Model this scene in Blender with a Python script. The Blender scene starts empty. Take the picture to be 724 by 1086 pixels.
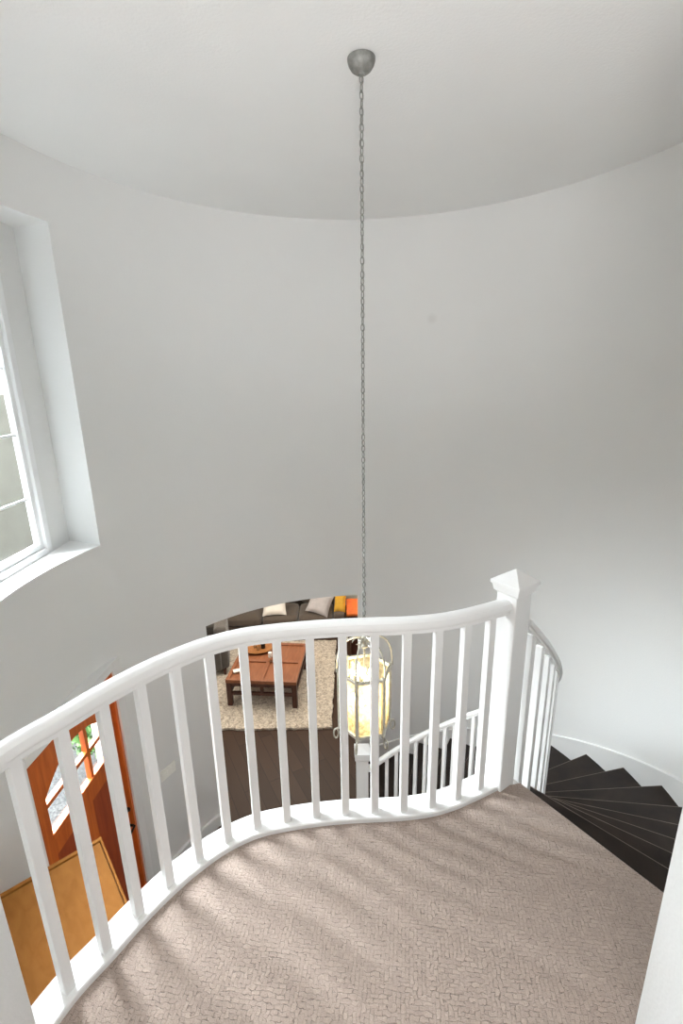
import bpy, bmesh, math, random
from mathutils import Vector, Matrix
random.seed(7)
S = bpy.context.scene
COL = S.collection
PI = math.pi
R = math.radians

# ------------------------------------------------------------------ camera
cam_d = bpy.data.cameras.new('camera')
cam = bpy.data.objects.new('camera', cam_d)
COL.objects.link(cam)
S.camera = cam
F_PX = 504.0
cam_d.sensor_fit = 'VERTICAL'
cam_d.sensor_height = 36.0
cam_d.lens = F_PX / 1086.0 * 36.0
cam_d.clip_start = 0.02
cam_d.clip_end = 200
_up = -Vector((395 - 362, -(2358 - 543), -F_PX)).normalized()
_fw = Vector((0, 0, -1))
_fw = (_fw - _up * _fw.dot(_up)).normalized()
_rt = _fw.cross(_up)
cam.matrix_world = Matrix.Translation((0, 0, 1.75)) @ Matrix((_rt, _fw, _up)).to_4x4()

# ------------------------------------------------------------------ render look
S.view_settings.view_transform = 'Standard'
S.view_settings.look = 'None'
S.view_settings.exposure = 1.0
S.view_settings.gamma = 1.0
S.view_settings.use_curve_mapping = False
S.cycles.use_denoising = True
S.cycles.max_bounces = 10
S.cycles.diffuse_bounces = 6
S.cycles.sample_clamp_indirect = 6.0
S.cycles.transparent_max_bounces = 16

# ------------------------------------------------------------------ sky: overcast with a bright veil of cloud over the window side
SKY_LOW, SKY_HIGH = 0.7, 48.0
W = bpy.data.worlds.new('overcast_sky')
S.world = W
W.use_nodes = True
nt = W.node_tree
nt.nodes.clear()
wo = nt.nodes.new('ShaderNodeOutputWorld')
bg = nt.nodes.new('ShaderNodeBackground')
tc = nt.nodes.new('ShaderNodeTexCoord')
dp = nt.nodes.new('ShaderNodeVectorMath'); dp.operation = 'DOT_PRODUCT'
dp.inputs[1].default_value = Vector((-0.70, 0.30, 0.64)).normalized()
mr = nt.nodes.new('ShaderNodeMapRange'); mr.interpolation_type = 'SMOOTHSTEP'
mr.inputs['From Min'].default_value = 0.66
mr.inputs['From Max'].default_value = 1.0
sep = nt.nodes.new('ShaderNodeSeparateXYZ')
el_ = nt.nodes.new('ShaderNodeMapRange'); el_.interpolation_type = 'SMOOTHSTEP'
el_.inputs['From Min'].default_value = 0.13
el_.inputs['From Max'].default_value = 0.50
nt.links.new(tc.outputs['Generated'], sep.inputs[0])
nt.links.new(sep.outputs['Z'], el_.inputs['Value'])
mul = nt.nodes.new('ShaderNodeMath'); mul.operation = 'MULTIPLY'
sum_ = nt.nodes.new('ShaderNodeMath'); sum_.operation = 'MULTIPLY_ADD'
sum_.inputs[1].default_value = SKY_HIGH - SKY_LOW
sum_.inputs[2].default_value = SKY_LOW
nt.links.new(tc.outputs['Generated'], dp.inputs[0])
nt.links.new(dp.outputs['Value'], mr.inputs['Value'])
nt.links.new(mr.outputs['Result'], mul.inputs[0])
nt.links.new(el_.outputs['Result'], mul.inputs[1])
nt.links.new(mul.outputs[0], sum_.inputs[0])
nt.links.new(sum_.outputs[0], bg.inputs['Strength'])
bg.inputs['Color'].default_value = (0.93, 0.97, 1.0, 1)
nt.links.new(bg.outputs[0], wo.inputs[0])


def area_light(name, loc, target, sx, sy, power, col=(1, 1, 1), portal=False):
    d = bpy.data.lights.new(name, 'AREA')
    d.shape = 'RECTANGLE'
    d.size, d.size_y = sx, sy
    d.energy = power
    d.color = col
    if portal:
        d.cycles.is_portal = True
    o = bpy.data.objects.new(name, d)
    COL.objects.link(o)
    o.location = loc
    v = Vector(target) - Vector(loc)
    o.rotation_euler = v.to_track_quat('-Z', 'Y').to_euler()
    return o


area_light('window_portal', (-2.16, 2.64, 1.66), (0, 2.64, 1.66), 1.3, 2.2, 1, portal=True)
area_light('door_portal', (-2.10, 2.80, -0.85), (0, 2.80, -0.85), 0.9, 0.6, 1, portal=True)
area_light('hall_fill', (-0.04, -1.6, 2.62), (-0.04, 0.3, 1.9), 1.3, 0.8, 14, (1.0, 0.985, 0.965))  # added fill from the unseen hall, no real fixture
_sd = bpy.data.lights.new('ceiling_fill_spot', 'SPOT')  # added unseen spot, brightens the tower ceiling for soft bounce
_sd.energy = 165
_sd.color = (1.0, 0.99, 0.975)
_sd.spot_size = R(88)
_sd.spot_blend = 1.0
_sd.shadow_soft_size = 0.30
_so = bpy.data.objects.new('ceiling_fill_spot', _sd)
COL.objects.link(_so)
_so.location = (0.05, -0.62, 0.75)
_so.rotation_euler = (Vector((0.2, 1.95, 3.25)) - Vector((0.05, -0.62, 0.75))).to_track_quat('-Z', 'Y').to_euler()
area_light('living_room_fill', (-1.0, 6.6, -0.36), (-1.0, 6.6, -3), 2.6, 2.0, 45, (1.0, 0.92, 0.80))  # added fill to brighten the living room, no real fixture

area_light('foyer_fill', (0.15, 1.15, -0.33), (0.15, 1.6, -3.0), 0.5, 0.4, 10, (1.0, 0.97, 0.93))  # added fill under the landing to lift the lower foyer

# ------------------------------------------------------------------ dimensions
CX, CY, RAD = 0.167, 2.636, 2.093          # round tower
HC, ZF = 3.112, -2.86                      # ceiling, lower floor
RISE, STEP, A0 = 0.17875, 9.75, -56.0      # stairs: 16 risers of 9.75 degrees


def cp(a, r):
    return (CX + r * math.cos(R(a)), CY + r * math.sin(R(a)))


# ------------------------------------------------------------------ materials
def mat(name, col, rough=0.5, metal=0.0, spec=0.5, var=0.0, vscale=8.0, bump=0.0, bscale=60.0, coat=0.0, sheen=0.0, detail=3.0):
    m = bpy.data.materials.new(name)
    m.use_nodes = True
    n = m.node_tree
    b = n.nodes['Principled BSDF']
    b.inputs['Roughness'].default_value = rough
    b.inputs['Metallic'].default_value = metal
    b.inputs['Specular IOR Level'].default_value = spec
    b.inputs['Coat Weight'].default_value = coat
    b.inputs['Sheen Weight'].default_value = sheen
    t = n.nodes.new('ShaderNodeTexCoord')
    no = n.nodes.new('ShaderNodeTexNoise')
    no.inputs['Scale'].default_value = vscale
    no.inputs['Detail'].default_value = detail
    n.links.new(t.outputs['Object'], no.inputs['Vector'])
    cr = n.nodes.new('ShaderNodeValToRGB')
    c0 = [max(0, c * (1 - var)) for c in col]
    c1 = [min(1, c * (1 + var)) for c in col]
    cr.color_ramp.elements[0].position = 0.3
    cr.color_ramp.elements[1].position = 0.7
    cr.color_ramp.elements[0].color = (*c0, 1)
    cr.color_ramp.elements[1].color = (*c1, 1)
    n.links.new(no.outputs['Fac'], cr.inputs['Fac'])
    n.links.new(cr.outputs['Color'], b.inputs['Base Color'])
    if bump:
        n2 = n.nodes.new('ShaderNodeTexNoise')
        n2.inputs['Scale'].default_value = bscale
        n2.inputs['Detail'].default_value = 2
        n.links.new(t.outputs['Object'], n2.inputs['Vector'])
        bp = n.nodes.new('ShaderNodeBump')
        bp.inputs['Strength'].default_value = bump
        bp.inputs['Distance'].default_value = 0.01
        n.links.new(n2.outputs['Fac'], bp.inputs['Height'])
        n.links.new(bp.outputs['Normal'], b.inputs['Normal'])
    return m


def wood(name, c0, c1, rough=0.4, scale=(1, 14, 14), coat=0.0, bump=0.05, spec=0.5):
    m = bpy.data.materials.new(name)
    m.use_nodes = True
    n = m.node_tree
    b = n.nodes['Principled BSDF']
    b.inputs['Roughness'].default_value = rough
    b.inputs['Coat Weight'].default_value = coat
    b.inputs['Coat Roughness'].default_value = 0.25
    b.inputs['Specular IOR Level'].default_value = spec
    t = n.nodes.new('ShaderNodeTexCoord')
    mp = n.nodes.new('ShaderNodeMapping')
    mp.inputs['Scale'].default_value = scale
    n.links.new(t.outputs['Object'], mp.inputs['Vector'])
    no = n.nodes.new('ShaderNodeTexNoise')
    no.inputs['Scale'].default_value = 2.2
    no.inputs['Detail'].default_value = 6
    no.inputs['Distortion'].default_value = 0.6
    n.links.new(mp.outputs[0], no.inputs['Vector'])
    cr = n.nodes.new('ShaderNodeValToRGB')
    cr.color_ramp.elements[0].position = 0.3
    cr.color_ramp.elements[1].position = 0.72
    cr.color_ramp.elements[0].color = (*c0, 1)
    cr.color_ramp.elements[1].color = (*c1, 1)
    n.links.new(no.outputs['Fac'], cr.inputs['Fac'])
    n.links.new(cr.outputs['Color'], b.inputs['Base Color'])
    bp = n.nodes.new('ShaderNodeBump')
    bp.inputs['Strength'].default_value = bump
    bp.inputs['Distance'].default_value = 0.005
    n.links.new(no.outputs['Fac'], bp.inputs['Height'])
    n.links.new(bp.outputs['Normal'], b.inputs['Normal'])
    return m


def add_smudge(m, p, rad, k):
    """a small greyish mark on the paint, at its own place on the wall"""
    n = m.node_tree
    b = n.nodes['Principled BSDF']
    src = b.inputs['Base Color'].links[0].from_socket
    g = n.nodes.new('ShaderNodeTexCoord')
    d = n.nodes.new('ShaderNodeVectorMath'); d.operation = 'DISTANCE'
    d.inputs[1].default_value = p
    n.links.new(g.outputs['Object'], d.inputs[0])
    r = n.nodes.new('ShaderNodeMapRange')
    r.inputs['From Min'].default_value = rad * 0.3
    r.inputs['From Max'].default_value = rad
    r.inputs['To Min'].default_value = k
    r.inputs['To Max'].default_value = 0.0
    n.links.new(d.outputs['Value'], r.inputs['Value'])
    mx = n.nodes.new('ShaderNodeMixRGB')
    mx.inputs['Color2'].default_value = (0.28, 0.28, 0.27, 1)
    n.links.new(r.outputs['Result'], mx.inputs['Fac'])
    n.links.new(src, mx.inputs['Color1'])
    n.links.new(mx.outputs[0], b.inputs['Base Color'])


M = {}
M['wall'] = mat('wall_paint', (0.74, 0.742, 0.735), 0.75, var=0.012, vscale=1.5, bump=0.10, bscale=90)
add_smudge(M['wall'], (0.852, 4.614, 2.271), 0.055, 0.14)
M['ceil'] = mat('ceiling_paint', (0.79, 0.793, 0.786), 0.85, var=0.012, vscale=2, bump=0.14, bscale=70)
M['trim'] = mat('white_gloss_paint', (0.79, 0.79, 0.786), 0.32, var=0.01, vscale=3)
M['vinyl'] = mat('white_vinyl', (0.85, 0.86, 0.87), 0.35, var=0.01)
M['steps'] = wood('espresso_wood', (0.013, 0.0085, 0.007), (0.034, 0.0225, 0.017), 0.42, (3, 3, 3), spec=0.25)
M['nose'] = wood('nosing_highlight', (0.13, 0.10, 0.085), (0.21, 0.17, 0.145), 0.4, (3, 3, 3))  # lighter wood tone paints the highlight on the tread nosings
M['orange'] = wood('orange_stained_wood', (0.48, 0.095, 0.014), (0.66, 0.165, 0.030), 0.36, (14, 14, 1.2), coat=0.2)
M['redwood'] = wood('red_stained_wood', (0.28, 0.045, 0.013), (0.42, 0.078, 0.022), 0.36, (14, 14, 1.2), coat=0.2)
M['tan'] = wood('tan_plywood', (0.29, 0.113, 0.022), (0.36, 0.148, 0.032), 0.75, (5, 12, 12), spec=0.15)
M['tan_dark'] = wood('tan_wood_sides', (0.26, 0.10, 0.028), (0.36, 0.15, 0.045), 0.45, (9, 9, 1.5))
M['teak'] = wood('red_brown_wood', (0.20, 0.068, 0.028), (0.30, 0.115, 0.052), 0.35, (9, 2, 9), coat=0.25)
M['dark_teak'] = wood('dark_brown_wood', (0.045, 0.014, 0.009), (0.085, 0.028, 0.016), 0.4, (9, 9, 2))
M['sofa'] = mat('taupe_upholstery', (0.085, 0.064, 0.048), 0.9, var=0.12, vscale=6, bump=0.3, bscale=220, sheen=0.3)
M['armchair'] = mat('grey_brown_upholstery', (0.085, 0.075, 0.066), 0.9, var=0.12, vscale=6, bump=0.3, bscale=220, sheen=0.3)
M['white_cloth'] = mat('white_cotton', (0.78, 0.74, 0.68), 0.9, var=0.05, vscale=12, bump=0.2, bscale=200)
M['grey_cloth'] = mat('grey_linen', (0.45, 0.42, 0.42), 0.9, var=0.08, vscale=12, bump=0.2, bscale=200)
M['yellow_cloth'] = mat('mustard_cloth', (0.66, 0.36, 0.04), 0.9, var=0.12, vscale=10, bump=0.2, bscale=180)
M['black'] = mat('black_iron', (0.02, 0.018, 0.016), 0.4, metal=0.6, var=0.1)
M['patina'] = mat('grey_patina_metal', (0.25, 0.25, 0.235), 0.6, metal=0.35, var=0.25, vscale=40, bump=0.15, bscale=120)
M['silver'] = mat('champagne_silver_metal', (0.46, 0.44, 0.38), 0.38, metal=0.75, var=0.2, vscale=40, bump=0.1, bscale=120)
M['candle'] = mat('ivory_candle_sleeve', (0.8, 0.74, 0.6), 0.5, var=0.03)
M['plate'] = mat('ivory_plastic', (0.90, 0.89, 0.84), 0.35, var=0.01)
M['shade'] = mat('lamp_shade_cloth', (0.85, 0.7, 0.45), 0.9, var=0.03)
M['leaf'] = mat('shrub_leaf', (0.08, 0.17, 0.045), 0.6, var=0.4, vscale=5)
M['stucco'] = mat('tan_stucco', (0.34, 0.325, 0.28), 0.9, spec=0.0, var=0.06, vscale=2, bump=0.3, bscale=50)
M['pave'] = mat('pale_speckled_paving', (0.055, 0.0545, 0.054), 0.95, spec=0.0, var=0.45, vscale=38, bump=0.3, bscale=40)
M['stem'] = mat('bark', (0.10, 0.07, 0.045), 0.9, var=0.2)


def glass_mat(name, tint=(0.97, 0.99, 0.99), gl=0.08, rough=0.02):
    m = bpy.data.materials.new(name)
    m.use_nodes = True
    n = m.node_tree
    n.nodes.clear()
    o = n.nodes.new('ShaderNodeOutputMaterial')
    tr = n.nodes.new('ShaderNodeBsdfTransparent'); tr.inputs[0].default_value = (*tint, 1)
    g = n.nodes.new('ShaderNodeBsdfGlossy'); g.inputs['Roughness'].default_value = rough
    lw = n.nodes.new('ShaderNodeLayerWeight'); lw.inputs['Blend'].default_value = 0.5
    pw = n.nodes.new('ShaderNodeMath'); pw.operation = 'POWER'; pw.inputs[1].default_value = 4.0
    fr = n.nodes.new('ShaderNodeMath'); fr.operation = 'MULTIPLY_ADD'
    fr.inputs[1].default_value = 0.5; fr.inputs[2].default_value = 0.02
    n.links.new(lw.outputs['Facing'], pw.inputs[0])
    n.links.new(pw.outputs[0], fr.inputs[0])
    mx = n.nodes.new('ShaderNodeMixShader')
    n.links.new(fr.outputs[0], mx.inputs[0])
    n.links.new(tr.outputs[0], mx.inputs[1])
    n.links.new(g.outputs[0], mx.inputs[2])
    n.links.new(mx.outputs[0], o.inputs[0])
    return m


M['glass'] = glass_mat('window_glass')
M['tumbler'] = glass_mat('clear_glass', (0.9, 0.9, 0.88))


def seeded_glass():
    m = bpy.data.materials.new('seeded_antique_glass')
    m.use_nodes = True
    n = m.node_tree
    n.nodes.clear()
    o = n.nodes.new('ShaderNodeOutputMaterial')
    t = n.nodes.new('ShaderNodeTexCoord')
    no = n.nodes.new('ShaderNodeTexNoise'); no.inputs['Scale'].default_value = 38; no.inputs['Detail'].default_value = 4
    n.links.new(t.outputs['Object'], no.inputs['Vector'])
    r = n.nodes.new('ShaderNodeMapRange')
    r.inputs['From Min'].default_value = 0.35; r.inputs['From Max'].default_value = 0.65
    r.inputs['To Min'].default_value = 0.22; r.inputs['To Max'].default_value = 0.62
    n.links.new(no.outputs['Fac'], r.inputs['Value'])
    tr = n.nodes.new('ShaderNodeBsdfTransparent'); tr.inputs[0].default_value = (0.98, 0.93, 0.80, 1)
    tl = n.nodes.new('ShaderNodeBsdfTranslucent'); tl.inputs[0].default_value = (0.95, 0.87, 0.66, 1)
    gl = n.nodes.new('ShaderNodeBsdfGlossy'); gl.inputs['Roughness'].default_value = 0.15; gl.inputs[0].default_value = (0.9, 0.85, 0.7, 1)
    a = n.nodes.new('ShaderNodeMixShader')
    n.links.new(r.outputs[0], a.inputs[0]); n.links.new(tr.outputs[0], a.inputs[1]); n.links.new(tl.outputs[0], a.inputs[2])
    b = n.nodes.new('ShaderNodeMixShader'); b.inputs[0].default_value = 0.10
    n.links.new(a.outputs[0], b.inputs[1]); n.links.new(gl.outputs[0], b.inputs[2])
    n.links.new(b.outputs[0], o.inputs[0])
    return m


M['seeded'] = seeded_glass()


def emit(name, col, s):
    m = bpy.data.materials.new(name)
    m.use_nodes = True
    n = m.node_tree
    n.nodes.clear()
    o = n.nodes.new('ShaderNodeOutputMaterial')
    e = n.nodes.new('ShaderNodeEmission')
    e.inputs[0].default_value = (*col, 1)
    e.inputs[1].default_value = s
    n.links.new(e.outputs[0], o.inputs[0])
    return m


M['bulb'] = emit('lit_bulb', (1.0, 0.87, 0.62), 14)


def carpet_mat():
    """beige cut-and-loop carpet: small sculpted blocks in a basket weave"""
    m = bpy.data.materials.new('sculpted_beige_carpet')
    m.use_nodes = True
    n = m.node_tree
    L = n.links
    b = n.nodes['Principled BSDF']
    b.inputs['Roughness'].default_value = 0.95
    b.inputs['Specular IOR Level'].default_value = 0.1
    b.inputs['Sheen Weight'].default_value = 0.25
    t = n.nodes.new('ShaderNodeTexCoord')
    wob = n.nodes.new('ShaderNodeTexNoise'); wob.inputs['Scale'].default_value = 55; wob.inputs['Detail'].default_value = 2
    L.new(t.outputs['Object'], wob.inputs['Vector'])
    sub = n.nodes.new('ShaderNodeVectorMath'); sub.operation = 'SUBTRACT'; sub.inputs[1].default_value = (0.5, 0.5, 0.5)
    L.new(wob.outputs['Color'], sub.inputs[0])
    sc = n.nodes.new('ShaderNodeVectorMath'); sc.operation = 'SCALE'; sc.inputs['Scale'].default_value = 0.017
    L.new(sub.outputs[0], sc.inputs[0])
    ad = n.nodes.new('ShaderNodeVectorMath'); ad.operation = 'ADD'
    L.new(t.outputs['Object'], ad.inputs[0]); L.new(sc.outputs[0], ad.inputs[1])

    def bricks(rot, bw, bh):
        mp = n.nodes.new('ShaderNodeMapping'); mp.inputs['Rotation'].default_value = (0, 0, rot)
        L.new(ad.outputs[0], mp.inputs['Vector'])
        br = n.nodes.new('ShaderNodeTexBrick')
        br.inputs['Scale'].default_value = 1.0
        br.inputs['Brick Width'].default_value = bw
        br.inputs['Row Height'].default_value = bh
        br.inputs['Mortar Size'].default_value = 0.0013
        br.inputs['Mortar Smooth'].default_value = 0.7
        br.inputs['Color1'].default_value = (0.86, 0.86, 0.86, 1)
        br.inputs['Color2'].default_value = (0.62, 0.62, 0.62, 1)
        br.inputs['Mortar'].default_value = (0.18, 0.18, 0.18, 1)
        L.new(mp.outputs[0], br.inputs['Vector'])
        return br
    b1 = bricks(R(8), 0.026, 0.0125)
    b2 = bricks(R(98), 0.024, 0.0125)
    ck = n.nodes.new('ShaderNodeTexNoise'); ck.inputs['Scale'].default_value = 17; ck.inputs['Detail'].default_value = 0
    L.new(t.outputs['Object'], ck.inputs['Vector'])
    gt = n.nodes.new('ShaderNodeMath'); gt.operation = 'GREATER_THAN'; gt.inputs[1].default_value = 0.5
    L.new(ck.outputs['Fac'], gt.inputs[0])
    mx = n.nodes.new('ShaderNodeMixRGB')
    L.new(gt.outputs[0], mx.inputs['Fac']); L.new(b1.outputs['Color'], mx.inputs['Color1']); L.new(b2.outputs['Color'], mx.inputs['Color2'])
    br_n = n.nodes.new('ShaderNodeTexNoise'); br_n.inputs['Scale'].default_value = 70; br_n.inputs['Detail'].default_value = 1
    L.new(t.outputs['Object'], br_n.inputs['Vector'])
    brk = n.nodes.new('ShaderNodeMapRange')
    brk.inputs['From Min'].default_value = 0.42; brk.inputs['From Max'].default_value = 0.60
    brk.inputs['To Min'].default_value = 0.0; brk.inputs['To Max'].default_value = 0.7
    L.new(br_n.outputs['Fac'], brk.inputs['Value'])
    mx0 = mx
    mx = n.nodes.new('ShaderNodeMixRGB'); mx.inputs['Color2'].default_value = (0.72, 0.72, 0.72, 1)
    L.new(brk.outputs[0], mx.inputs['Fac']); L.new(mx0.outputs[0], mx.inputs['Color1'])
    fz = n.nodes.new('ShaderNodeTexNoise'); fz.inputs['Scale'].default_value = 420; fz.inputs['Detail'].default_value = 2
    L.new(t.outputs['Object'], fz.inputs['Vector'])
    am = n.nodes.new('ShaderNodeMixRGB'); am.blend_type = 'MIX'; am.inputs['Fac'].default_value = 0.5
    L.new(mx.outputs[0], am.inputs['Color1']); L.new(fz.outputs['Color'], am.inputs['Color2'])
    bw = n.nodes.new('ShaderNodeRGBToBW'); L.new(am.outputs[0], bw.inputs[0])
    cr = n.nodes.new('ShaderNodeValToRGB')
    cr.color_ramp.elements[0].position = 0.22; cr.color_ramp.elements[0].color = (0.150, 0.112, 0.092, 1)
    cr.color_ramp.elements[1].position = 0.78; cr.color_ramp.elements[1].color = (0.54, 0.43, 0.37, 1)
    L.new(bw.outputs[0], cr.inputs[0]); L.new(cr.outputs[0], b.inputs['Base Color'])
    bp = n.nodes.new('ShaderNodeBump'); bp.inputs['Strength'].default_value = 0.9; bp.inputs['Distance'].default_value = 0.009
    L.new(bw.outputs[0], bp.inputs['Height']); L.new(bp.outputs[0], b.inputs['Normal'])
    return m


M['carpet'] = carpet_mat()


def plank_mat():
    m = bpy.data.materials.new('dark_plank_floor')
    m.use_nodes = True
    n = m.node_tree
    L = n.links
    b = n.nodes['Principled BSDF']
    b.inputs['Roughness'].default_value = 0.42
    b.inputs['Specular IOR Level'].default_value = 0.2
    t = n.nodes.new('ShaderNodeTexCoord')
    mp = n.nodes.new('ShaderNodeMapping'); mp.inputs['Rotation'].default_value = (0, 0, R(62))
    L.new(t.outputs['Object'], mp.inputs[0])
    br = n.nodes.new('ShaderNodeTexBrick')
    br.inputs['Scale'].default_value = 1
    br.inputs['Brick Width'].default_value = 1.5
    br.inputs['Row Height'].default_value = 0.15
    br.inputs['Mortar Size'].default_value = 0.0025
    br.inputs['Color1'].default_value = (0.040, 0.021, 0.0125, 1)
    br.inputs['Color2'].default_value = (0.058, 0.031, 0.019, 1)
    br.inputs['Mortar'].default_value = (0.02, 0.012, 0.009, 1)
    L.new(mp.outputs[0], br.inputs['Vector'])
    L.new(br.outputs['Color'], b.inputs['Base Color'])
    return m


M['planks'] = plank_mat()


def rug_mat():
    m = bpy.data.materials.new('shaggy_cream_rug')
    m.use_nodes = True
    n = m.node_tree
    L = n.links
    b = n.nodes['Principled BSDF']
    b.inputs['Roughness'].default_value = 1.0
    b.inputs['Sheen Weight'].default_value = 0.4
    t = n.nodes.new('ShaderNodeTexCoord')
    no = n.nodes.new('ShaderNodeTexNoise'); no.inputs['Scale'].default_value = 24; no.inputs['Detail'].default_value = 5; no.inputs['Distortion'].default_value = 1.2
    L.new(t.outputs['Object'], no.inputs['Vector'])
    cr = n.nodes.new('ShaderNodeValToRGB')
    cr.color_ramp.elements[0].position = 0.32; cr.color_ramp.elements[0].color = (0.34, 0.27, 0.195, 1)
    cr.color_ramp.elements[1].position = 0.62; cr.color_ramp.elements[1].color = (0.80, 0.71, 0.59, 1)
    L.new(no.outputs['Fac'], cr.inputs[0]); L.new(cr.outputs[0], b.inputs['Base Color'])
    bp = n.nodes.new('ShaderNodeBump'); bp.inputs['Strength'].default_value = 1.0; bp.inputs['Distance'].default_value = 0.04
    L.new(no.outputs['Fac'], bp.inputs['Height']); L.new(bp.outputs[0], b.inputs['Normal'])
    return m


M['rug'] = rug_mat()


# ------------------------------------------------------------------ helpers
class MB:
    """collects shapes, then links them as ONE mesh object"""
    def __init__(s):
        s.b = bmesh.new()

    def box(s, x0, x1, y0, y1, z0, z1, mtx=None, mi=0):
        vs = [s.b.verts.new((x, y, z)) for z in (z0, z1) for y in (y0, y1) for x in (x0, x1)]
        if mtx is not None:
            for v in vs:
                v.co = mtx @ v.co
        for f in ((0, 2, 3, 1), (4, 5, 7, 6), (0, 1, 5, 4), (2, 6, 7, 3), (0, 4, 6, 2), (1, 3, 7, 5)):
            s.b.faces.new([vs[i] for i in f]).material_index = mi
        return s

    def prism(s, pts, z0, z1, mi=0):
        n = len(pts)
        lo = [s.b.verts.new((p[0], p[1], z0)) for p in pts]
        hi = [s.b.verts.new((p[0], p[1], z1)) for p in pts]
        s.b.faces.new(hi).material_index = mi
        s.b.faces.new(lo[::-1]).material_index = mi
        for i in range(n):
            j = (i + 1) % n
            s.b.faces.new((lo[i], lo[j], hi[j], hi[i])).material_index = mi
        return s

    def loft(s, rings, cap=True, closed=False):
        """rings: lists of equal length of 3-D points, each ring a closed loop"""
        vr = [[s.b.verts.new(p) for p in r] for r in rings]
        n = len(vr[0])
        k = len(vr)
        for i in range(k if closed else k - 1):
            a, b = vr[i], vr[(i + 1) % k]
            for j in range(n):
                j2 = (j + 1) % n
                s.b.faces.new((a[j], a[j2], b[j2], b[j]))
        if cap and not closed:
            s.b.faces.new(vr[0][::-1])
            s.b.faces.new(vr[-1])
        return s

    def lathe(s, prof, c=(0, 0, 0), seg=24):
        rings = []
        for r, z in prof:
            r = max(r, 0.0004)
            rings.append([(c[0] + r * math.cos(2 * PI * i / seg), c[1] + r * math.sin(2 * PI * i / seg), c[2] + z) for i in range(seg)])
        return s.loft(rings)

    def tube(s, pts, r, seg=8, closed=False):
        P = [Vector(p) for p in pts]
        n = len(P)
        rings = []
        prev = None
        for i in range(n):
            if closed:
                t = (P[(i + 1) % n] - P[i - 1]).normalized()
            else:
                t = (P[min(i + 1, n - 1)] - P[max(i - 1, 0)]).normalized()
            if prev is None:
                a = Vector((0, 0, 1)) if abs(t.z) < 0.9 else Vector((1, 0, 0))
                u = t.cross(a).normalized()
            else:
                u = (prev - t * prev.dot(t)).normalized()
            prev = u
            v = t.cross(u)
            rr = r[i] if isinstance(r, (list, tuple)) else r
            rings.append([P[i] + u * (rr * math.cos(2 * PI * k / seg)) + v * (rr * math.sin(2 * PI * k / seg)) for k in range(seg)])
        return s.loft(rings, closed=closed)

    def build(s, name, m, parent=None, smooth=False, bevel=0.0, bseg=2, recalc=True):
        if recalc:
            bmesh.ops.recalc_face_normals(s.b, faces=s.b.faces[:])
        me = bpy.data.meshes.new(name)
        s.b.to_mesh(me)
        s.b.free()
        for x in (m if isinstance(m, (list, tuple)) else [m]):
            me.materials.append(x)
        if smooth:
            me.polygons.foreach_set('use_smooth', [True] * len(me.polygons))
            me.set_sharp_from_angle(angle=R(38))
        o = bpy.data.objects.new(name, me)
        COL.objects.link(o)
        if parent is not None:
            o.parent = parent
        if bevel:
            bv = o.modifiers.new('bevel', 'BEVEL')
            bv.width = bevel
            bv.segments = bseg
            bv.limit_method = 'ANGLE'
            bv.angle_limit = R(40)
        return o


def tag(o, label, cat, group=None):
    o['label'] = label
    o['category'] = cat
    if group:
        o['group'] = group
    return o


def struct(o, label=None, cat=None):
    o['kind'] = 'structure'
    if label:
        o['label'] = label
        o['category'] = cat
    return o


def thing(name, label, cat, loc=(0, 0, 0), rotz=0.0, group=None):
    o = bpy.data.objects.new(name, None)
    o.empty_display_size = 0.1
    COL.objects.link(o)
    o.location = loc
    o.rotation_euler = (0, 0, rotz)
    return tag(o, label, cat, group)


def copy_part(src, parent, loc=None, rotz=None):
    c = src.copy()
    COL.objects.link(c)
    c.parent = parent
    if loc is not None:
        c.location = loc
    if rotz is not None:
        c.rotation_euler = (0, 0, rotz)
    return c


def catmull(P, per=10):
    out = []
    n = len(P)
    for i in range(n - 1):
        p0 = Vector(P[max(i - 1, 0)]); p1 = Vector(P[i]); p2 = Vector(P[i + 1]); p3 = Vector(P[min(i + 2, n - 1)])
        for k in range(per):
            t = k / per
            out.append(0.5 * ((2 * p1) + (p2 - p0) * t + (2 * p0 - 5 * p1 + 4 * p2 - p3) * t * t + (3 * p1 - p0 - 3 * p2 + p3) * t ** 3))
    out.append(Vector(P[-1]))
    return out


def sweep(mb, path, prof):
    """profile (side, up) swept along a path, kept upright; side + is to the LEFT of travel"""
    n = len(path)
    rings = []
    for i in range(n):
        t = path[min(i + 1, n - 1)] - path[max(i - 1, 0)]
        t = Vector((t.x, t.y, 0)).normalized()
        s = Vector((-t.y, t.x, 0))
        rings.append([path[i] + s * a + Vector((0, 0, b)) for a, b in prof])
    mb.loft(rings)


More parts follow.
